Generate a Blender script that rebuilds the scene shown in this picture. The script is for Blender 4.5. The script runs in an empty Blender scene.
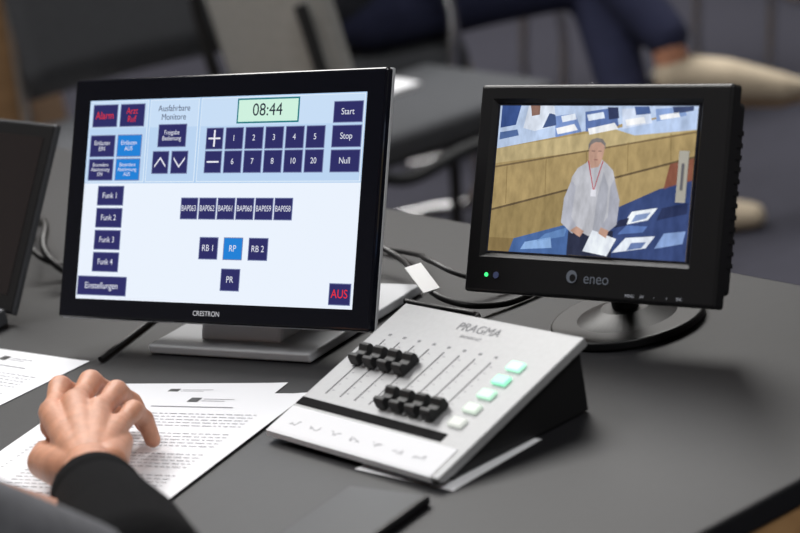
import bpy, bmesh, math, random
from mathutils import Vector, Matrix
random.seed(4)
scn=bpy.context.scene
try: scn.view_settings.view_transform='Standard'
except Exception: pass
ZT=0.75
def lin(c):
    r=[]
    for v in c[:3]:
        v=v/255.; r.append(v/12.92 if v<=.04045 else ((v+.055)/1.055)**2.4)
    return (*r,1)
_m={}
def mat(name,rgb,rough=.5,metal=0,noise=0,nscale=20,bump=0,spec=.5,coat=0,sss=0):
    if name in _m: return _m[name]
    m=bpy.data.materials.new(name);m.use_nodes=True;nt=m.node_tree;b=nt.nodes['Principled BSDF']
    b.inputs['Roughness'].default_value=rough;b.inputs['Metallic'].default_value=metal
    b.inputs['Specular IOR Level'].default_value=spec
    b.inputs['Coat Weight'].default_value=coat
    if sss:
        b.inputs['Subsurface Weight'].default_value=sss;b.inputs['Subsurface Radius'].default_value=(.01,.004,.002);b.inputs['Subsurface Scale'].default_value=1
    c=lin(rgb);b.inputs['Base Color'].default_value=c
    tc=nt.nodes.new('ShaderNodeTexCoord');n=nt.nodes.new('ShaderNodeTexNoise');n.inputs['Scale'].default_value=nscale;n.inputs['Detail'].default_value=6
    nt.links.new(tc.outputs['Object'],n.inputs['Vector'])
    if noise:
        r=nt.nodes.new('ShaderNodeValToRGB')
        r.color_ramp.elements[0].position=.3;r.color_ramp.elements[1].position=.7
        r.color_ramp.elements[0].color=tuple(v*(1-noise) for v in c[:3])+(1,)
        r.color_ramp.elements[1].color=tuple(min(1,v*(1+noise)) for v in c[:3])+(1,)
        nt.links.new(n.outputs['Fac'],r.inputs['Fac']);nt.links.new(r.outputs['Color'],b.inputs['Base Color'])
    if bump:
        bp=nt.nodes.new('ShaderNodeBump');bp.inputs['Strength'].default_value=bump;bp.inputs['Distance'].default_value=.002
        nt.links.new(n.outputs['Fac'],bp.inputs['Height']);nt.links.new(bp.outputs['Normal'],b.inputs['Normal'])
    _m[name]=m;return m
def wood(name,c1,c2,scale=3,rough=.45):
    m=bpy.data.materials.new(name);m.use_nodes=True;nt=m.node_tree;b=nt.nodes['Principled BSDF'];b.inputs['Roughness'].default_value=rough
    tc=nt.nodes.new('ShaderNodeTexCoord');mp=nt.nodes.new('ShaderNodeMapping');mp.inputs['Scale'].default_value=(1,8,8)
    n=nt.nodes.new('ShaderNodeTexNoise');n.inputs['Scale'].default_value=scale;n.inputs['Detail'].default_value=8;n.inputs['Distortion'].default_value=1
    r=nt.nodes.new('ShaderNodeValToRGB');r.color_ramp.elements[0].color=lin(c1);r.color_ramp.elements[1].color=lin(c2);r.color_ramp.elements[0].position=.3;r.color_ramp.elements[1].position=.7
    nt.links.new(tc.outputs['Object'],mp.inputs[0]);nt.links.new(mp.outputs[0],n.inputs['Vector']);nt.links.new(n.outputs['Fac'],r.inputs[0]);nt.links.new(r.outputs[0],b.inputs['Base Color']);return m
def emis(rgb,st=1.0):
    k='screen_%d_%d_%d_%g'%(*rgb,st)
    if k in _m: return _m[k]
    m=bpy.data.materials.new(k);m.use_nodes=True;b=m.node_tree.nodes['Principled BSDF']
    b.inputs['Base Color'].default_value=(0.01,.01,.01,1);b.inputs['Roughness'].default_value=.25;b.inputs['Specular IOR Level'].default_value=.2
    b.inputs['Emission Color'].default_value=lin(rgb);b.inputs['Emission Strength'].default_value=st
    _m[k]=m;return m
def feed(rgb,st=1.0):
    """video picture colour: emission broken up by procedural mottling"""
    k='video_%d_%d_%d'%rgb
    if k in _m: return _m[k]
    m=bpy.data.materials.new(k);m.use_nodes=True;nt=m.node_tree;b=nt.nodes['Principled BSDF']
    b.inputs['Base Color'].default_value=(.01,.01,.012,1);b.inputs['Roughness'].default_value=.2;b.inputs['Emission Strength'].default_value=st
    tc=nt.nodes.new('ShaderNodeTexCoord');mp=nt.nodes.new('ShaderNodeMapping');mp.inputs['Scale'].default_value=(1,.45,1);mp.inputs['Rotation'].default_value=(0,0,.25)
    n=nt.nodes.new('ShaderNodeTexNoise');n.inputs['Scale'].default_value=130;n.inputs['Detail'].default_value=4
    r=nt.nodes.new('ShaderNodeValToRGB');c=lin(rgb);r.color_ramp.elements[0].position=.3;r.color_ramp.elements[1].position=.7
    r.color_ramp.elements[0].color=tuple(v*.80 for v in c[:3])+(1,);r.color_ramp.elements[1].color=tuple(min(1,v*1.18+.006) for v in c[:3])+(1,)
    nt.links.new(tc.outputs['Object'],mp.inputs[0]);nt.links.new(mp.outputs[0],n.inputs['Vector']);nt.links.new(n.outputs['Fac'],r.inputs[0]);nt.links.new(r.outputs[0],b.inputs['Emission Color'])
    _m[k]=m;return m
def link(o,parent=None):
    bpy.context.collection.objects.link(o)
    if parent is not None: o.parent=parent
    return o
def root(name,M):
    e=bpy.data.objects.new(name,None);e.empty_display_size=.05;link(e);e.matrix_world=M;return e
def obj(name,bm,m,parent=None,smooth=False,M=None):
    me=bpy.data.meshes.new(name);bm.to_mesh(me);bm.free()
    for mm in (m if isinstance(m,list) else [m]): me.materials.append(mm)
    if smooth:
        for p in me.polygons:p.use_smooth=True
    o=bpy.data.objects.new(name,me);link(o,parent)
    if M is not None:o.matrix_local=M
    return o
def box(name,c,s,m,parent=None,bev=0,seg=3,M=None,smooth=False):
    bm=bmesh.new();bmesh.ops.create_cube(bm,size=1)
    for v in bm.verts:v.co=Vector((v.co.x*s[0]+c[0],v.co.y*s[1]+c[1],v.co.z*s[2]+c[2]))
    if bev:bmesh.ops.bevel(bm,geom=bm.edges[:],offset=bev,segments=seg,profile=.5,affect='EDGES')
    return obj(name,bm,m,parent,smooth,M)
def prism(name,pts,axis,a,b,m,parent=None,bev=0,M=None,seg=2):
    bm=bmesh.new()
    f=lambda p,t:{'x':(t,p[0],p[1]),'y':(p[0],t,p[1]),'z':(p[0],p[1],t)}[axis]
    A=[bm.verts.new(f(p,a)) for p in pts];B=[bm.verts.new(f(p,b)) for p in pts]
    bm.faces.new(A[::-1]);bm.faces.new(B)
    for i in range(len(pts)):
        j=(i+1)%len(pts);bm.faces.new((A[i],A[j],B[j],B[i]))
    bmesh.ops.recalc_face_normals(bm,faces=bm.faces[:])
    if bev:bmesh.ops.bevel(bm,geom=bm.edges[:],offset=bev,segments=seg,profile=.5,affect='EDGES')
    return obj(name,bm,m,parent,False,M)
def cyl(name,c,r,h,m,parent=None,seg=48,bev=0,r2=None,M=None):
    bm=bmesh.new();bmesh.ops.create_cone(bm,cap_ends=True,segments=seg,radius1=r,radius2=r if r2 is None else r2,depth=h)
    if bev:
        es=[e for e in bm.edges if abs(e.verts[0].co.z-e.verts[1].co.z)<1e-6 and len(e.link_faces)==2]
        bmesh.ops.bevel(bm,geom=es,offset=bev,segments=3,profile=.5,affect='EDGES')
    bmesh.ops.translate(bm,vec=Vector(c),verts=bm.verts[:])
    return obj(name,bm,m,parent,False,M)
def tube(name,pts,r,m,parent=None,smooth=True):
    cu=bpy.data.curves.new(name,'CURVE');cu.dimensions='3D';cu.bevel_depth=r;cu.bevel_resolution=4;cu.resolution_u=10
    if smooth:
        s=cu.splines.new('BEZIER');s.bezier_points.add(len(pts)-1)
        for bp,p in zip(s.bezier_points,pts):bp.co=p;bp.handle_left_type=bp.handle_right_type='AUTO'
    else:
        s=cu.splines.new('POLY');s.points.add(len(pts)-1)
        for q,p in zip(s.points,pts):q.co=(*p,1)
    cu.use_fill_caps=True;cu.materials.append(m);o=bpy.data.objects.new(name,cu);return link(o,parent)
def text(name,s,x,y,z,size,m,parent,align='CENTER',sx=1.0,M=None,line=1.0):
    cu=bpy.data.curves.new(name,'FONT');cu.body=s;cu.size=size;cu.align_x=align;cu.align_y='CENTER';cu.space_line=line;cu.materials.append(m)
    o=bpy.data.objects.new(name,cu);link(o,parent);o.location=(x,y,z);o.scale=(sx,1,1);return o
def blob(name,segs,m,parent=None,voxel=.004,smooth=4,flat=None,M=None):
    """organic single surface: tapered limbs fused by a voxel remesh"""
    bm=bmesh.new()
    for p1,r1,p2,r2 in segs:
        flat_start=r1<0; r1=abs(r1)
        p1=Vector(p1);p2=Vector(p2);d=p2-p1;L=d.length
        for p,r,fl in((p1,r1,flat_start),(p2,r2,False)):
            if not fl:bmesh.ops.create_icosphere(bm,subdivisions=3,radius=r,matrix=Matrix.Translation(p))
        if L>1e-5:
            R=d.to_track_quat('Z','Y').to_matrix().to_4x4()
            bmesh.ops.create_cone(bm,cap_ends=True,segments=24,radius1=r1,radius2=r2,depth=L,matrix=Matrix.Translation((p1+p2)/2)@R)
    o=obj(name,bm,m,parent,True,M)
    r=o.modifiers.new('r','REMESH');r.mode='VOXEL';r.voxel_size=voxel;r.use_smooth_shade=True
    s=o.modifiers.new('s','SMOOTH');s.factor=.5;s.iterations=smooth
    return o
def frame(o,X,Y,Z):
    M=Matrix.Identity(4)
    for i,v in enumerate((X,Y,Z)):
        for j in range(3):M[j][i]=v[j]
    M.translation=Vector(o);return M

# ------------------------------------------------ camera
th,ro=.2924,.2038
fw=Vector((0,math.cos(th),-math.sin(th)));r0=Vector((1,0,0));u0=Vector((0,math.sin(th),math.cos(th)))
up=u0*math.cos(ro)+r0*math.sin(ro);rt=r0*math.cos(ro)-u0*math.sin(ro)
cd=bpy.data.cameras.new('camera');cam=bpy.data.objects.new('camera',cd);link(cam)
cam.matrix_world=frame((0,0,ZT+.642),rt,up,-fw)
cd.sensor_width=36;cd.lens=36*2203.34/800;cd.clip_end=60
cd.dof.use_dof=True;cd.dof.focus_distance=1.98;cd.dof.aperture_fstop=5.2
scn.camera=cam

# ------------------------------------------------ materials
M_desk=mat('desk_linoleum',(25,25,28),.5,noise=.06,nscale=60,bump=.05,spec=.35)
M_wood=wood('desk_oak',(160,120,76),(192,150,102))
M_woodbg=wood('panel_wood',(118,92,64),(140,110,78))
M_black=mat('black_plastic',(18,18,21),.4)
M_gloss=mat('gloss_black',(14,16,26),.15,coat=.2)
M_glass=mat('dark_glass',(10,10,13),.3,spec=.4)
M_gray=mat('silver_plastic',(182,184,188),.5)
M_alu=mat('anodised_aluminium',(160,161,163),.5,.15,noise=.03,nscale=200)
M_chrome=mat('chrome',(200,200,202),.25,1)
M_chair=mat('dark_fabric',(62,64,68),.9,noise=.1,nscale=80)
M_chairl=mat('light_fabric',(170,170,166),.9,noise=.08,nscale=60)
M_paper=mat('paper',(226,227,231),.8)
M_ink=mat('ink',(128,128,136),.8)
M_navy=mat('navy_trousers',(36,40,68),.9,noise=.12,nscale=40)
M_floor=mat('carpet',(42,42,53),.95,noise=.12,nscale=30,bump=.2)
M_skin=mat('skin',(196,140,112),.5,noise=.13,nscale=70,sss=.12,bump=.45)
M_rubber=mat('cable_rubber',(16,16,18),.45)

# ------------------------------------------------ room
box('floor',(0,3.5,-.05),(12,16,.1),M_floor)
M_wall=mat('wall_paint',(150,146,140),.8,noise=.03,nscale=3)
box('wall_back',(0,11.4,2.25),(12,.2,4.5),M_woodbg)
box('wall_left',(-5.9,3.5,2.25),(.2,16,4.5),M_wall)
box('wall_right',(5.9,3.5,2.25),(.2,16,4.5),M_wall)
box('wall_front',(0,-4.4,2.25),(12,.2,4.5),M_wall)
box('ceiling',(0,3.5,4.55),(12,16,.1),M_wall)
def area(name,loc,sx,sy,e,col=(1,1,1),tgt=None):
    l=bpy.data.lights.new(name,'AREA');l.shape='RECTANGLE';l.size=sx;l.size_y=sy;l.energy=e;l.color=col
    o=bpy.data.objects.new(name,l);link(o);o.location=loc
    if tgt:o.rotation_euler=(Vector(tgt)-Vector(loc)).to_track_quat('-Z','Y').to_euler()
    return o
area('ceiling_light_front',(-1.6,3.4,4.3),1.8,1.8,165,(1,.985,.965),(-.1,1.8,.75))
area('ceiling_light_middle',(1.0,.0,4.3),2.4,1.8,110,(1,.995,.985),(0,1.8,.75))
area('ceiling_light_rear',(0,6.0,4.4),3,3,340,(1,.98,.95))
w=bpy.data.worlds.new('world');scn.world=w;w.use_nodes=True;w.node_tree.nodes['Background'].inputs[0].default_value=(.8,.85,.95,1);w.node_tree.nodes['Background'].inputs[1].default_value=.3

# ------------------------------------------------ desk  (t along, w across)
T=Vector((.5410,-.8410,0));Wd=Vector((.8410,.5410,0))
desk=root('conference_desk',frame((0,0,0),T,Wd,Vector((0,0,1))))
box('desk_top',((-3.4-1.066)/2,(1.279+.42)/2,ZT-.010),(3.4-1.066,1.279-.42,.020),M_desk,desk,bev=.003)
box('desk_edge_band',((-3.4-1.068)/2,(1.277+.422)/2,ZT-.035),(3.4-1.068,1.277-.422,.030),M_wood,desk,bev=.002)
box('desk_front_panel',((-3.38-1.10)/2,1.235,.36),(3.38-1.10,.03,.72),M_wood,desk)
box('desk_end_panel',(-1.085,.85,.36),(.03,.80,.72),M_wood,desk)
box('desk_end_panel_far',(-3.38,.85,.36),(.03,.80,.72),M_wood,desk)

# ------------------------------------------------ touch panel monitor
def mframe(c,psi,tau):
    h=Vector((math.cos(psi),-math.sin(psi),0));n0=Vector((-math.sin(psi),-math.cos(psi),0))
    u=math.cos(tau)*Vector((0,0,1))-math.sin(tau)*n0
    n=h.cross(u);return h,u,n,n0
h,u,n,n0=mframe(None,.6816,.4420)
c=Vector((-.1565,1.9991,.1420+ZT))
tp=root('touch_panel_monitor',frame(c,h,u,n))
W,H=.3890,.2350
box('bezel',(-.0012,0,-.005),(W,H,.010),M_gloss,tp,bev=.0025)
box('rim',(-.0012,0,-.0095),(W+.001,H+.001,.004),M_gray,tp,bev=.001)
box('back_housing',(0,-.005,-.025),(W-.05,H-.05,.028),M_black,tp,bev=.006)
SW,SH=.345,.194;oy=-.0018
def P(uu,vv):return((uu/100-.5)*SW,(vv/100-.5)*SH+oy)
UIg={}
def quad(a,b,c_,d,rgb,lay,st=1.0):UIg.setdefault((rgb,st),[]).append(([(*P(*a),0),(*P(*b),0),(*P(*c_),0),(*P(*d),0)],.0003+.00012*lay))
def rect(x0,y1,x1,y0,rgb,lay,st=1.0):quad((x0,y0),(x1,y0),(x1,y1),(x0,y1),rgb,lay,st)
BL=(234,242,253);NV=(42,42,100);BU=(28,128,214);LB=(176,206,238);LB2=(196,218,243)
rect(0,100,100,0,BL,0)
rect(0,100.3,100,58.3,LB,1)
for a,b in((.3,23),(23.6,42),(42.7,99.7)):
    rect(a,99.8,b,58.8,(226,238,250),2);rect(a+.25,99.4,b-.25,59.2,(186,212,241),3)
    rect(a+.25,99.4,b-.25,86,(199,221,245),4)
def btn(x0,y1,x1,y0,s,rgb=NV,tc=(225,228,240),size=.0058,line=.9,sx=.95):
    rect(x0,y1,x1,y0,(120,130,170),5);rect(x0+.25,y1-.4,x1-.25,y0+.4,rgb,6)
    if s:
        x,y=P((x0+x1)/2,(y0+y1)/2);text('ui_text',s,x,y,.0016,size,emis(tc),tp,sx=sx,line=line)
btn(1.5,98.2,11.3,86.6,'Alarm',tc=(225,50,50),size=.0105)
btn(12.2,98.2,21.8,86.6,'Arzt\nRuf',tc=(225,50,50),size=.0088)
btn(1.3,82.7,11.1,71.5,'Einläuten\nEIN',size=.0062);btn(11.9,82.7,21.4,71.5,'Einläuten\nAUS',BU,size=.0062)
btn(1.3,70.7,11.1,59.6,'Besondere\nAbstimmung\nEIN',size=.0052);btn(11.9,70.7,21.4,59.6,'Besondere\nAbstimmung\nAUS',BU,size=.0052)
x,y=P(33,93);text('ui_text','Ausfahrbare\nMonitore',x,y,.0016,.0084,emis((40,50,90)),tp)
btn(27.4,87.5,38.1,76,'Freigabe\nBedienung',size=.0062)
btn(25.9,74.2,32.2,62.8,'');btn(33,74.2,39.3,62.8,'')
for cx,s in((29.05,1),(36.15,-1)):
    for sg in(-1,1):
        a=(cx,68.5+2.2*s);b=(cx+sg*2.1,68.5-2*s);quad((a[0],a[1]+.6),(a[0],a[1]-.6),(b[0],b[1]-.6),(b[0],b[1]+.6),(225,225,238),8)
rect(56,99.0,77.8,86.9,(30,120,130),5);rect(56.5,98.2,77.3,87.7,(206,240,222),6)
x,y=P(66.9,93);text('ui_text','08:44',x,y,.0016,.0165,emis((20,30,50)),tp)
btn(45.4,85.2,51.7,74.5,'');btn(45.4,74,51.7,63,'')
rect(46.4,80.3,50.7,79.5,(235,235,245),8);rect(48.25,84,48.85,75.8,(235,235,245),8);rect(46.4,68.9,50.7,68.1,(235,235,245),8)
for i in range(5):
    x0=52.4+7.07*i
    btn(x0,85.2,x0+6.5,74.4,str(i+1),size=.0078);btn(x0,74,x0+6.5,63,['6','7','8','10','20'][i],size=.0078)
for s,a,b in(('Start',96.3,86.1),('Stop',85.1,74.6),('Null',73.7,63)):btn(89.4,a,99.3,b,s,size=.0082)
for i in range(4):btn(5.7,57-11.1*i,16,47-11.1*i,'Funk %d'%(i+1),size=.008)
btn(.5,11.6,19.7,1.8,'Einstellungen',size=.009)
for i,s in enumerate(('BAP063','BAP062','BAP061','BAP060','BAP059','BAP058')):btn(37.9+6.72*i,51.2,37.9+6.72*i+6.4,40.5,s,size=.0078,sx=.74)
btn(45.8,32.1,52.7,21.2,'RB 1',size=.0085);btn(54.6,32.1,61.5,21.2,'RP',BU,size=.0085);btn(63.5,32.1,70.4,21.2,'RB 2',size=.0085);btn(54.4,17.1,61.3,6.3,'PR',size=.0085)
btn(92.1,11.8,99.4,1.6,'AUS',tc=(235,45,55),size=.011)
def flush(g,parent,name,mf=None):
    for k,(key,qs) in enumerate(g.items()):
        bm=bmesh.new()
        for pts,z in qs:
            bm.faces.new([bm.verts.new((p[0],p[1],z)) for p in pts])
        bm.normal_update()
        for f in bm.faces:
            if f.normal.z<0:f.normal_flip()
        obj(name,bm,(mf or emis)(*key),parent)
flush(UIg,tp,'screen_area')
text('maker_label','CRESTRON',0,-.1085,.0004,.0066,emis((215,215,220),.8),tp)
bfl=Vector((-.2522,2.0141,ZT));back=-n0
base=frame(bfl,h,back,Vector((0,0,1)))
b0=tp.matrix_world.inverted()
M_=b0@base
box('foot_plate',(.1,.09,.0055),(.2,.18,.009),M_gray,tp,bev=.002,M=M_)
prism('stand_post',[(.02,.008),(.135,.008),(.125,.075),(.09,.095),(.055,.09)],'x',.05,.15,M_gray,tp,bev=.004,M=M_)

# ------------------------------------------------ small video monitor
h2,u2,n2,n02=mframe(None,.7671,.4302)
c2=Vector((.1733,1.8037,.1296+ZT))
vm=root('video_monitor',frame(c2,h2,u2,n2))
W,H=.2660,.1845
SW2,SH2=.2145,.1315;ox2,oy2=-.0068,.0095
def ringframe(name,W,H,ox,oy,w,hh,z0,z1,m,parent):
    bm=bmesh.new()
    o=[(-W/2,-H/2),(W/2,-H/2),(W/2,H/2),(-W/2,H/2)];i=[(ox-w/2,oy-hh/2),(ox+w/2,oy-hh/2),(ox+w/2,oy+hh/2),(ox-w/2,oy+hh/2)]
    i2=[(a+(.004 if k in(0,3) else -.004),b+(.004 if k<2 else -.004)) for k,(a,b) in enumerate(i)]
    O=[bm.verts.new((*p,z1)) for p in o];I=[bm.verts.new((*p,z1)) for p in i];J=[bm.verts.new((*p,z1-.004)) for p in i2];B=[bm.verts.new((*p,z0)) for p in o]
    for k in range(4):
        j=(k+1)%4
        bm.faces.new((O[k],O[j],I[j],I[k]));bm.faces.new((I[k],I[j],J[j],J[k]));bm.faces.new((B[k],B[j],O[j],O[k]))
    bm.faces.new(B[::-1])
    es=[e for e in bm.edges if (e.verts[0] in O and e.verts[1] in O) or (e.verts[0] in O and e.verts[1] in B) or (e.verts[1] in O and e.verts[0] in B)]
    bmesh.ops.bevel(bm,geom=es,offset=.003,segments=3,profile=.5,affect='EDGES')
    bmesh.ops.recalc_face_normals(bm,faces=bm.faces[:])
    return obj(name,bm,m,parent)
ringframe('bezel',W,H,ox2,oy2,SW2+.009,SH2+.009,-.012,0,M_black,vm)
box('rear_housing',(-.003,0,-.024),(W-.014,H-.024,.026),M_black,vm,bev=.004)
for i in range(12):box('vent_rib',(W/2-.0095,-.055+i*.010,-.024),(.002,.004,.020),M_rubber,vm)
V={}
def Q(uu,vv):return(ox2+(uu/100-.5)*SW2,oy2+(vv/100-.5)*SH2)
def poly(pts,rgb,lay,st=1.0):V.setdefault((rgb,),[]).append(([(*Q(*p),0) for p in pts],-.0037+.00008*lay))
poly([(0,0),(100,0),(100,100),(0,100)],(12,14,24),0)
poly([(1,1),(99,1),(99,99),(1,99)],(166,144,98),1)
poly([(1,70),(99,97),(99,99),(1,99)],(184,202,230),2)
poly([(1,60),(50,70),(99,84),(99,97),(60,84),(1,70)],(186,168,124),2)
poly([(60,84),(99,97),(99,84),(70,80)],(178,197,228),3)
poly([(1,28),(99,66),(99,67.4),(1,29.4)],(96,80,56),3)
poly([(1,1),(1,28),(40,43),(40,8)],(148,128,84),3)
poly([(1,57),(99,82),(99,83),(1,58.2)],(116,98,68),3)
for i in range(5):
    xx=8+20*i;yb=30+.39*xx
    poly([(xx,yb),(xx+.4,yb+.2),(xx-.6,yb+26-.1*xx),(xx-1,yb+26-.1*xx)],(140,120,78),3)
poly([(2,84),(10,86),(12,99),(2,99)],(50,76,134),4);poly([(14,84),(20,82),(31,86),(29,99),(16,99)],(216,224,238),4)
poly([(18,92),(22,93),(22,99),(17,99)],(130,98,86),5);poly([(24,84),(31,86),(30,93),(27,94)],(60,80,124),5)
poly([(2,76),(12,79),(11,83),(2,81)],(80,106,156),4)
poly([(31,78),(44,82),(40,94),(30,92)],(116,142,196),4);poly([(32,80),(42,83),(40,87),(31,84)],(238,242,250),5);poly([(34,88),(41,90),(40,94),(33,92)],(220,228,244),5)
poly([(46,82),(62,86),(60,98),(45,95)],(90,114,168),4);poly([(48,80),(62,84),(60,88),(47,84)],(240,244,251),6);poly([(47,89),(55,91),(54,95),(46,93)],(214,224,242),6);poly([(57,90),(62,91),(61,98),(56,98)],(46,56,92),6)
poly([(64,84),(78,88),(76,98),(63,97)],(206,217,238),4);poly([(66,86),(75,88),(74,92),(65,90)],(242,246,252),6);poly([(70,93),(77,94),(76,98.5),(69,98.5)],(70,94,146),6)
poly([(80,89),(94,93),(92,98.5),(79,97)],(134,160,208),4);poly([(82,90),(91,92),(90,95),(81,93)],(236,241,250),6);poly([(88,94),(97,96),(97,98.8),(87,98.5)],(60,74,112),6)
poly([(62,1),(99,1),(99,52),(84,46),(60,30)],(50,68,116),4)
poly([(86,46),(99,52),(99,66),(88,62)],(130,80,62),4)
poly([(12,1),(43,1),(43,22),(14,10)],(66,98,152),4);poly([(18,3),(34,5),(33,12),(20,8)],(134,168,214),5);poly([(26,9),(40,13),(41,19),(30,14)],(92,128,180),5)
poly([(1,1),(12,1),(14,10),(1,10)],(130,110,70),4)
poly([(68,22),(80,26),(84,34),(72,31)],(228,234,246),5);poly([(64,4),(80,8),(84,16),(70,14)],(222,229,244),5);poly([(84,8),(97,12),(98,20),(88,18)],(134,160,208),5);poly([(66,16),(78,18),(80,22),(70,22)],(84,112,170),5)
poly([(84,26),(98,31),(98,38),(86,34)],(34,46,84),5);poly([(72,24),(79,27),(81,31),(74,29)],(128,148,188),6);poly([(64,20),(70,22),(71,27),(66,25)],(30,38,68),6)
poly([(71,6),(78,8),(80,12),(73,11)],(100,120,166),6)
# standing man
poly([(42,1),(64,1),(64,18),(42,20)],(36,42,66),16)
poly([(43,20),(41,32),(40.5,42),(41.5,52),(44,58),(48,61.5),(49.5,64),(55.5,64),(58.5,61),(61.5,57),(63,50),(64,38),(62,18),(52,14)],(186,187,194),17)
poly([(54,15),(58,16),(60,30),(60,46),(57,56),(55,40)],(168,170,180),18)
poly([(41.5,50),(38.5,38),(38,22),(44,15),(47,18),(43,26),(44,46)],(174,176,187),19);poly([(62.5,52),(66,38),(65.5,22),(60,15),(57,18),(61,27),(61,46)],(166,168,180),19)
poly([(50.6,58),(49.2,63),(48.9,68),(49.3,73),(50.6,76),(53.2,76.6),(55.4,75.4),(56.6,72),(56.2,67),(55.4,62),(54.2,59)],(190,152,134),20)
poly([(48.6,69.5),(48.5,73.5),(49.8,76.8),(52.4,78),(55.2,77.3),(56.9,74.4),(57,70.5),(56.4,73),(54.6,75),(52,75.2),(49.8,73.6)],(124,118,116),21)
poly([(50.4,69.6),(52,69.5),(52,69),(50.4,69.1)],(100,80,76),22);poly([(53.6,69.5),(55.2,69.6),(55.2,69.1),(53.6,69)],(100,80,76),22);poly([(51.8,63.9),(53.8,63.9),(53.6,63.4),(52,63.4)],(140,90,86),22)
poly([(48.8,63),(49.4,63),(53.0,44),(52.6,44)],(176,64,72),21);poly([(56.6,63),(56.1,63),(52.8,44),(53.2,44)],(176,64,72),21);poly([(51.6,39.8),(54.2,39.8),(54.2,44.2),(51.6,44.2)],(214,214,222),22)
poly([(43,17),(48,13),(50,17),(46,20)],(186,148,130),21);poly([(57,16),(61,13),(62,18),(58,20)],(186,148,130),21)
poly([(50,4),(62,1.5),(66,13),(54,18)],(228,234,248),20)
flush(V,vm,'screen_picture',feed)
box('sticker',(ox2+(.455)*SW2,oy2+.04*SH2,.0004),(.0095,.043,.0008),mat('sticker',(220,218,206),.6),vm)
box('sticker_mark',(ox2+(.455)*SW2,oy2+.04*SH2,.0009),(.0025,.022,.0003),M_ink,vm)
text('brand_label','eneo',.012,-.0745,.0004,.0135,emis((110,115,125),.5),vm)
cyl('brand_swirl',(-.014,-.0735,.0004),.0055,.0006,emis((110,115,125),.5),vm,seg=24)
cyl('brand_swirl_gap',(-.0125,-.0745,.0008),.0032,.0004,M_black,vm,seg=24)
cyl('led_green',(-.108,-.0765,.0003),.0018,.001,emis((60,240,120),2),vm,seg=16)
cyl('ir_sensor',(-.097,-.0765,.0003),.003,.001,mat('ir',(90,100,140),.2),vm,seg=20)
for i in range(5):
    text('key_label',['MENU','AV','-','+','SRC'][i],.048+i*.0125,-.0865,.0004,.0035,emis((170,172,180),.7),vm)
M2=vm.matrix_world.inverted()
dc=Vector((.186,1.822,ZT))
Mz=M2@Matrix.Translation(dc)
cyl('foot_disc',(0,0,.005),.068,.008,M_black,vm,seg=64,bev=.002,M=Mz)
cyl('foot_dome',(0,0,.012),.05,.010,M_black,vm,seg=48,r2=.022,M=Mz)
att=c2-n2*.036-u2*.02
tube('neck',[M2@(dc+Vector((0,0,.01))),M2@(dc+Vector((0,0,.05))),M2@att],.012,M_black,vm)

# ------------------------------------------------ fader controller
py=.9409
a=Vector((math.cos(py),-math.sin(py),0));b=Vector((math.sin(py),math.cos(py),0))
fc=root('fader_controller',frame((-.1373,1.7192,ZT+.001),a,b,Vector((0,0,1))))
FW,FD,hf,hb=.2249,.168,.0086,.0605
sl=math.atan2(hb-hf,FD);LD=math.hypot(FD,hb-hf)
Mp=Matrix.Translation((0,0,hf))@Matrix.Rotation(sl,4,'X')
prism('top_plate',[(0,0),(LD,0),(LD,-.008),(.014,-.008),(.004,-.007),(.0005,-.004)],'x',0,FW,M_alu,fc,bev=.0012,M=Mp)
prism('body_wedge',[(.016,.0003),(FD-.006,.0003),(FD-.004,hb-.010),(.016,.003)],'x',.004,FW-.004,mat('body_black',(18,18,20),.5),fc,bev=.0005)
def FP(uu,vv):return(uu/100*FW,vv/100*LD)
def fbox(name,u0,v0,u1,v1,z0,z1,m,bev=0):
    x0,y0=FP(u0,v0);x1,y1=FP(u1,v1);return box(name,((x0+x1)/2,(y0+y1)/2,(z0+z1)/2),(x1-x0,y1-y0,z1-z0),m,fc,bev=bev,M=Mp)
fbox('label_paper',1,1.5,96,18.5,0,.0007,M_paper)
prism('label_fold',[(.003,.0007),(0,.0003),(-.0016,-.004),(-.0008,-.0046),(.0008,-.0002),(.003,0)],'x',.01*FW,.96*FW,M_paper,fc,M=Mp)
fbox('black_strip',1,20.5,85,25.5,0,.0008,mat('strip_black',(10,10,12),.8,spec=.1))
M_slot=mat('slot',(70,70,74),.7);M_mark=mat('marking',(118,119,123),.7)
M_knob=mat('knob_black',(16,16,18),.55)
for i in range(8):
    uu=10+8.7*i
    fbox('slot',uu-.32,31,uu+.32,73,0,.0002,M_slot)
    for k in range(9):fbox('tick',uu+1.6,34+k*4.5,uu+2.8,34.25+k*4.5,0,.0002,M_mark)
    fbox('slot_label',uu-.8,76,uu+.8,77.4,0,.0002,M_mark)
    vv=58 if i<4 else 35.5
    x,y=FP(uu,vv)
    prof=[(-.0105,.001),(-.0105,.0075),(-.009,.0108),(-.006,.011),(-.002,.007),(.002,.007),(.006,.011),(.009,.0108),(.0105,.0075),(.0105,.001)]
    prism('fader_knob',[(y+p,z) for p,z in prof],'x',x-.0062,x+.0062,M_knob,fc,bev=.0008,M=Mp)
for i in range(5):
    v=33+10*i
    colr=[(228,232,224),(222,238,222),(190,240,210),(150,245,198),(180,252,215)][i]
    fbox('lit_button',81,v-2.8,88,v+2.8,0,.0030,emis(colr,[.85,.9,1.1,1.3,1.3][i]),bev=.0007)
x,y=FP(50,91.5);t_=text('model_label','PRAGMA',0,0,0,.0135,mat('label_grey',(120,121,125),.7),fc);t_.matrix_local=Mp@Matrix.Translation((x,y,.0003))
t_=text('model_sublabel','BROADCAST',0,0,0,.0045,_m['label_grey'],fc);t_.matrix_local=Mp@Matrix.Translation((x,y-.011,.0003))
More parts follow.
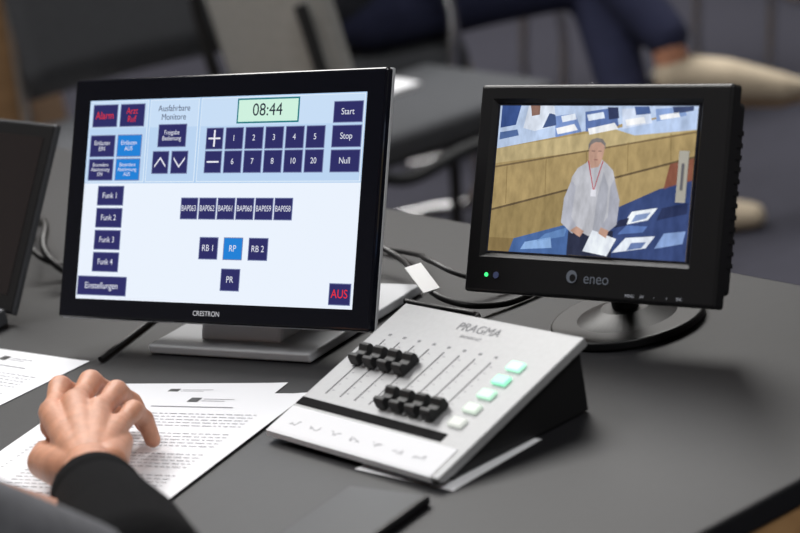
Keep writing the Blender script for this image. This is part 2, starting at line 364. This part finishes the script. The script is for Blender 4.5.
for i in range(7):
    cx=.02+.027*i;pts=[Mp@Vector((cx+j*.0018,.013+random.uniform(-.003,.003)+.002,.0009)) for j in range(8)]
    tube('handwriting',pts,.00018,M_ink,fc)
box('cable_plug',(.06,FD+.004,.02),(.03,.016,.012),M_black,fc,bev=.002)
sp=box('paper_slip',(0,0,0),(.11,.10,.0003),M_paper);sp.matrix_world=frame((-.1373,1.7192,ZT+.0003),a,b,Vector((0,0,1)))@Matrix.Translation((.176,.050,0))@Matrix.Rotation(.08,4,'Z')

# ------------------------------------------------ paper sheets
def sheet(corner,adir,lay,name='paper_sheet',nl=30,logo=True):
    A=Vector((*adir,0)).normalized()
    X=-A;Z=Vector((0,0,1));Y=Z.cross(X)
    M=frame((corner[0],corner[1],ZT+.0004+lay*.0006),X,Y,Z)
    r=root(name,M)
    bm=bmesh.new();N=12
    vs=[[bm.verts.new((-.21*(1-i/N),-.297*j/N,.0015*max(0,(abs(i/N-.5)-.4))*10*(1 if lay else .3))) for i in range(N+1)] for j in range(N+1)]
    for j in range(N):
        for i in range(N):bm.faces.new((vs[j+1][i],vs[j+1][i+1],vs[j][i+1],vs[j][i]))
    obj('sheet',bm,M_paper,r,True)
    bm=bmesh.new()
    def q(x0,y0,x1,y1):bm.faces.new([bm.verts.new((x-.21,y,.0004)) for x,y in((x0,y0),(x1,y0),(x1,y1),(x0,y1))])
    if logo:
        q(.107,-.0165,.14,-.0157);q(.107,-.0205,.132,-.0198);q(.06,-.034,.15,-.0328)
    y=-.048
    for k in range(nl):
        x=.025
        end=.185 if k%6!=5 else .09
        while x<end:
            wd=random.uniform(.003,.010);q(x,y-.0009,min(x+wd,end),y);x+=wd+.002
        y-=.0062 if k%6!=5 else .010
    obj('print',bm,M_ink,r)
    bm=bmesh.new();q(.092,-.0225,.1035,-.0135);obj('crest',bm,M_black,r)
    return r
sheet((-.118,1.850),(-.86,.51),0)
sheet((-.099,1.808),(-.839,.545),1)
sheet((-.312,2.03),(-.70,.714),0)

# ------------------------------------------------ laptop
h3,u3,n3,n03=mframe(None,math.radians(53),math.radians(31))
lc=Vector((-.409,2.21,ZT+.012))
lp=root('laptop',frame(lc,h3,-n03,Vector((0,0,1))))
Ml=lp.matrix_world.inverted()@frame(lc,h3,u3,n3)
box('keyboard_base',(-.17,-.12,-.002),(.34,.235,.018),mat('laptop_grey',(78,80,84),.4,.4),lp,bev=.003)
for r_ in range(5):
    for k in range(13):box('key',(-.315+k*.024,-.03-r_*.02,.0085),(.020,.016,.003),M_black,lp)
box('touchpad',(-.17,-.18,.0075),(.1,.06,.001),M_black,lp)
box('lid',(-.165,.102,-.004),(.34,.204,.007),_m['laptop_grey'],lp,bev=.002,M=Ml)
box('lid_bezel',(-.165,.102,0),(.336,.199,.0012),M_black,lp,bev=.0004,M=Ml)
box('lid_screen',(-.165,.104,.0008),(.306,.170,.0006),mat('laptop_screen',(40,35,36),.2,spec=.3),lp,M=Ml)

# ------------------------------------------------ phone
pa=Vector((.76,-.65,0));pb=Vector((.65,.76,0))
ph=root('smartphone',frame((-.072,1.565,ZT),pa,pb,Vector((0,0,1))))
box('phone_body',(.039,-.075,.0045),(.078,.152,.008),M_black,ph,bev=.0028)
box('phone_glass',(.039,-.075,.0087),(.072,.146,.0006),M_glass,ph)

# ------------------------------------------------ cables
cb=root('cable_bundle',Matrix.Translation((0,0,ZT)))
tube('cable_a',[(-.03,2.16,.03),(.0,2.10,.02),(.015,1.99,.03),(.04,1.93,.018),(.08,1.93,.006),(.12,1.95,.004),(.17,1.99,.004)],.0032,M_rubber,cb)
tube('cable_b',[(-.03,2.22,.004),(.02,2.12,.012),(.03,2.03,.03),(.06,1.99,.02),(.11,1.98,.004),(.2,1.98,.004)],.0028,M_rubber,cb)
tube('cable_c',[(-.02,2.03,.004),(.03,1.96,.004),(.06,1.92,.004),(.055,1.89,.01),(.045,1.85,.02)],.0025,M_rubber,cb)
tube('cable_d',[(-.30,2.02,.0035),(-.27,2.08,.0035),(-.24,2.14,.0035),(-.2,2.2,.0035)],.0028,M_rubber,cb)
tube('cable_e',[(-.44,2.6,.004),(-.40,2.5,.03),(-.38,2.40,.05),(-.37,2.32,.03),(-.33,2.3,.004),(-.25,2.3,.004)],.004,M_rubber,cb)
tube('cable_f',[(-.45,2.75,.004),(-.42,2.6,.04),(-.41,2.46,.06),(-.38,2.36,.02),(-.30,2.36,.004)],.0035,M_rubber,cb)
tg=box('cable_tag',(0,0,0),(.017,.040,.0012),mat('tag_white',(245,245,245),.7),None,bev=.0003);tg.parent=cb
tg.matrix_local=Matrix.Translation((.018,1.962,.036))@Matrix.Rotation(.35,4,'Z')@Matrix.Rotation(.45,4,'X')
tw_=box('cable_tag_print',(0,.006,.0008),(.009,.008,.0003),M_ink,None);tw_.parent=cb;tw_.matrix_local=tg.matrix_local.copy()

# ------------------------------------------------ operator (hand, arm, body)
op=root('seated_operator',Matrix.Identity(4))
z=ZT
DX=-.006
def Z3(x,y,zz):return(x+DX,y+.003,z+zz)
Wr=Z3(-.262,1.606,.047);Wr2=Z3(-.258,1.57,.048)
fing={'index':[(-.3006,1.728,.058),(-.297,1.775,.063),(-.289,1.799,.046),(-.284,1.806,.022)],
 'middle':[(-.280,1.728,.062),(-.271,1.776,.062),(-.262,1.797,.043),(-.256,1.803,.018)],
 'ring':[(-.261,1.712,.057),(-.249,1.757,.055),(-.241,1.774,.037),(-.236,1.779,.014)],
 'pinky':[(-.246,1.690,.048),(-.2345,1.724,.047),(-.229,1.738,.033),(-.227,1.741,.012)]}
rad={'index':[.011,.0105,.009,.0078],'middle':[.0115,.0107,.0092,.008],'ring':[.011,.0103,.0089,.0076],'pinky':[.0098,.0091,.0079,.0068]}
segs=[]
for k,pt in fing.items():
    R=rad[k]
    P0=Z3(*pt[0])
    segs.append((Wr,.018,P0,R[0]+.0008))
    mid=tuple((Z3(*pt[0])[i]+Z3(*pt[1])[i])/2-(.0012 if i==2 else 0) for i in range(3))
    segs.append((P0,R[0],mid,R[1]*.86));segs.append((mid,R[1]*.86,Z3(*pt[1]),R[1]))
    m2=tuple((Z3(*pt[1])[i]+Z3(*pt[2])[i])/2 for i in range(3))
    segs.append((Z3(*pt[1]),R[1],m2,R[2]*.93));segs.append((m2,R[2]*.93,Z3(*pt[2]),R[2]));segs.append((Z3(*pt[2]),R[2],Z3(*pt[3]),R[3]))
ks=list(fing)
for i in range(3):
    segs.append((tuple(Vector(Z3(*fing[ks[i]][0]))-Vector((0,.010,.008))),.0115,tuple(Vector(Z3(*fing[ks[i+1]][0]))-Vector((0,.010,.008))),.011))
for k in ('index','middle','ring'):
    q0=Vector(Z3(*fing[k][0]));q1=Vector(Wr)
    segs.append((tuple(q0+Vector((0,0,.0085))),.0035,tuple(q0.lerp(q1,.6)+Vector((0,0,.0125))),.003))
th_=[(-.286,1.640,.040),(-.308,1.680,.034),(-.313,1.718,.028),(-.304,1.744,.016)]
segs+=[(Wr,.018,Z3(*th_[0]),.018),(Z3(*th_[0]),.018,Z3(*th_[1]),.0145),(Z3(*th_[1]),.0145,Z3(*th_[2]),.011),(Z3(*th_[2]),.011,Z3(*th_[3]),.009),
 (Z3(*th_[0]),.017,Z3(-.288,1.70,.045),.012),(Wr,.021,Wr2,.023),(Wr2,.023,Z3(-.245,1.50,.055),.025),(Z3(-.25,1.62,.044),.017,Z3(-.245,1.68,.038),.011)]
blob('right_hand',segs,M_skin,op,voxel=.0014,smooth=3)
M_sl=mat('black_fleece',(11,11,13),.95,noise=.2,nscale=150,bump=.6,spec=.1)
M_gj=mat('grey_jacket',(96,97,102),.9,noise=.15,nscale=90,bump=.4)
EL=(-.205,1.30,ZT+.075)
blob('sleeve_cuff',[((-.2605,1.558,ZT+.046),-.034,(-.255,1.535,ZT+.048),.036),((-.256,1.538,ZT+.047),.034,(-.228,1.42,ZT+.056),.047),((-.228,1.42,ZT+.056),.047,EL,.052),((-.245,1.50,ZT+.05),.037,(-.243,1.49,ZT+.05),.0385)],M_sl,op,voxel=.003,smooth=2)
SH_=(-.42,1.05,1.10)
C0=Vector((-.54,1.22,0))
def tw(t,w_,zz):v=C0+T*t+Wd*w_;return(v.x,v.y,zz)
body=[((-.235,1.275,.845),.042,(-.33,1.16,.965),.052),((-.33,1.16,.965),.052,SH_,.07)]
body+=[(SH_,.07,tw(0,-.02,1.12),.10),(tw(0,-.02,1.12),.10,tw(-.2,-.02,1.10),.07)]
for s in(-.08,0,.08):body+=[(tw(s,-.02,1.1),.10,tw(s,-.03,.8),.10),(tw(s,-.03,.8),.10,tw(s,-.04,.56),.11)]
body+=[(tw(-.2,-.02,1.10),.07,tw(-.27,.05,.86),.052),(tw(-.27,.05,.86),.052,tw(-.12,.30,.84),.042)]
blob('jacket',body,M_gj,op,voxel=.008,smooth=4)
blob('left_hand',[(tw(-.12,.30,.84),.028,tw(-.09,.35,.80),.03),(tw(-.09,.35,.80),.03,tw(-.07,.42,.775),.012),(tw(-.11,.35,.80),.02,tw(-.10,.43,.775),.01),(tw(-.13,.35,.80),.02,tw(-.13,.42,.775),.01),(tw(-.07,.35,.80),.018,tw(-.035,.40,.775),.011)],M_skin,op,voxel=.004)
legs=[]
for s in(-.1,.1):legs+=[(tw(s,0,.55),.09,tw(s*1.4,.40,.53),.065),(tw(s*1.4,.40,.53),.065,tw(s*1.4,.42,.10),.045)]
blob('trousers',legs,M_navy,op,voxel=.012)
sh=[]
for s in(-.14,.14):sh+=[(tw(s,.40,.05),.045,tw(s,.56,.035),.035)]
blob('shoes',sh,M_black,op,voxel=.008)
blob('head',[(tw(0,0,1.16),.055,tw(0,.02,1.32),.055),(tw(0,.03,1.36),.07,tw(0,.02,1.45),.092),(tw(0,.09,1.35),.04,tw(0,.08,1.44),.05),(tw(0,.12,1.375),.012,tw(0,.115,1.41),.008),(tw(.085,.02,1.39),.015,tw(.085,.01,1.42),.018),(tw(-.085,.02,1.39),.015,tw(-.085,.01,1.42),.018)],M_skin,op,voxel=.006)
blob('hair',[(tw(0,0,1.46),.098,tw(0,-.03,1.40),.085)],mat('brown_hair',(60,45,35),.9,noise=.3,nscale=100),op,voxel=.008)

# ------------------------------------------------ chairs
def chair(loc,yaw,sm,bm_,name='conference_chair',arms=True,fm=None):
    fm=fm or M_chrome
    r=root(name,Matrix.Translation(loc)@Matrix.Rotation(yaw,4,'Z'))
    box('seat',(0,0,.45),(.46,.46,.06),sm,r,bev=.022,seg=4)
    bm=bmesh.new();N=10;rows=6
    fr=[];bk=[]
    for j in range(rows+1):
        zz=.54+.38*j/rows
        A=[];B=[]
        for i in range(N+1):
            yy=-.22+.44*i/N;xx=-.23-.10*(zz-.5)+ .9*yy*yy*.9
            A.append(bm.verts.new((xx+.015,yy,zz)));B.append(bm.verts.new((xx-.02,yy,zz)))
        fr.append(A);bk.append(B)
    for j in range(rows):
        for i in range(N):
            bm.faces.new((fr[j][i],fr[j][i+1],fr[j+1][i+1],fr[j+1][i]));bm.faces.new((bk[j][i+1],bk[j][i],bk[j+1][i],bk[j+1][i+1]))
        bm.faces.new((fr[j][0],fr[j+1][0],bk[j+1][0],bk[j][0]));bm.faces.new((fr[j+1][N],fr[j][N],bk[j][N],bk[j+1][N]))
    for i in range(N):
        bm.faces.new((fr[rows][i],fr[rows][i+1],bk[rows][i+1],bk[rows][i]));bm.faces.new((fr[0][i+1],fr[0][i],bk[0][i],bk[0][i+1]))
    obj('backrest',bm,bm_,r,True)
    for s in(-1,1):
        y=.245*s
        tube('frame',[(-.26,y*.85,.75),(-.24,y*.93,.56),(-.19,y,.42),(.0,y,.415),(.17,y,.415),(.225,y,.38),(.225,y,.1),(.20,y,.02),(.1,y,.0125),(-.2,y,.0125)],.0125,fm,r)
        if arms:
            tube('arm_tube',[(.19,y*1.06,.42),(.2,y*1.1,.62),(.14,y*1.1,.68),(-.24,y*1.05,.68)],.0125,M_chrome,r)
            box('arm_pad',(0,y*1.1,.695),(.26,.045,.025),M_black,r,bev=.008)
    tube('cross_bar',[(-.2,-.245,.0125),(-.2,.245,.0125)],.0125,fm,r)
    return r
M_dkf=mat('dark_steel',(40,42,44),.6,.2)
chair((.0,4.74,0),0,M_chair,M_chair,arms=True)
chair((.05,4.10,0),.5,M_chair,M_chairl,arms=False,fm=M_dkf)
chair((-.42,4.42,0),-1.3,M_chair,M_chair,arms=False)
chair((.75,5.6,0),.2,M_chair,M_chair)
chair((.25,5.7,0),.1,M_chair,M_chair)
chair((-.3,6.4,0),.1,M_chair,M_chairl)
chair((1.5,6.7,0),.1,M_chair,M_chair)
chair((-.62,1.12,0),math.atan2(.541,.841),M_chair,M_chair,arms=False)
bk=box('booklet',(0,0,0),(.21,.16,.01),M_paper,None,bev=.001);bk.matrix_world=Matrix.Translation((-.02,4.20,.4855))@Matrix.Rotation(.5,4,'Z')
ct=root('wooden_counter',Matrix.Identity(4))
box('counter_body',(-1.19,4.9,.45),(.98,.5,.9),M_woodbg,ct)
box('counter_top',(-1.19,4.9,.915),(1.02,.56,.03),M_desk,ct,bev=.004)

# ------------------------------------------------ seated visitor in the background
vs=root('seated_visitor',Matrix.Identity(4))
blob('trousers',[((.06,4.63,.57),.095,(.30,4.62,.57),.085),((.30,4.62,.57),.085,(.52,4.60,.55),.062),((.52,4.60,.55),.062,(.55,4.46,.14),.05),
 ((.06,4.78,.58),.095,(.30,4.72,.62),.085),((.30,4.72,.62),.085,(.50,4.58,.66),.066),((.50,4.58,.66),.066,(.635,4.47,.42),.05),((.05,4.62,.58),.1,(.05,4.80,.58),.1)],M_navy,vs,voxel=.012)
M_beige=mat('beige_suede',(186,172,150),.85,noise=.06,nscale=60)
M_sole=mat('shoe_sole',(120,96,70),.7)
blob('raised_ankle',[((.635,4.46,.40),.036,(.64,4.46,.345),.036)],M_skin,vs,voxel=.006)
blob('raised_shoe',[((.64,4.46,.345),.043,(.65,4.46,.335),.045),((.64,4.46,.335),.045,(.74,4.45,.305),.046),((.74,4.45,.305),.046,(.85,4.44,.268),.032),((.85,4.44,.265),.03,(.88,4.44,.262),.024)],M_beige,vs,voxel=.006)
prism('raised_sole',[(-.045,-.04),(.10,-.045),(.22,-.036),(.27,-.02),(.27,-.028),(.22,-.046),(.06,-.056),(-.045,-.056)],'y',-.036,.036,M_sole,vs,bev=.003,M=Matrix.Translation((.64,4.453,.338))@Matrix.Rotation(math.radians(16.5),4,'Y'))
blob('planted_shoe',[((.55,4.45,.10),.04,(.56,4.44,.05),.045),((.56,4.44,.05),.045,(.66,4.40,.04),.04),((.66,4.40,.04),.04,(.74,4.37,.03),.028)],M_beige,vs,voxel=.008)
jk=[]
for s in(-.09,0,.09):jk+=[((.02,4.71+s,.64),.11,(-.03,4.71+s,1.02),.11)]
jk+=[((-.03,4.52,1.06),.07,(-.03,4.90,1.06),.07),((-.03,4.52,1.06),.062,(.05,4.47,.80),.05),((.05,4.47,.80),.05,(.28,4.58,.72),.04),((-.03,4.90,1.06),.062,(.05,4.95,.80),.05),((.05,4.95,.80),.05,(.28,4.80,.74),.04)]
blob('jacket',jk,mat('dark_jacket',(36,38,46),.9),vs,voxel=.014)
blob('hands',[((.28,4.58,.72),.03,(.35,4.61,.73),.03),((.35,4.61,.73),.03,(.40,4.64,.72),.014),((.28,4.80,.74),.03,(.35,4.77,.74),.03),((.35,4.77,.74),.03,(.40,4.74,.73),.014)],M_skin,vs,voxel=.006)
blob('head',[((-.03,4.71,1.12),.055,(-.01,4.71,1.26),.055),((0,4.71,1.29),.07,(-.01,4.71,1.37),.092),((.055,4.71,1.28),.04,(.05,4.71,1.37),.05),((.095,4.71,1.31),.014,(.085,4.71,1.34),.008),((-.01,4.625,1.32),.016,(-.02,4.625,1.35),.018),((-.01,4.795,1.32),.016,(-.02,4.795,1.35),.018)],M_skin,vs,voxel=.008)
blob('hair',[((-.02,4.71,1.39),.098,(-.05,4.71,1.33),.085)],_m['brown_hair'],vs,voxel=.01)
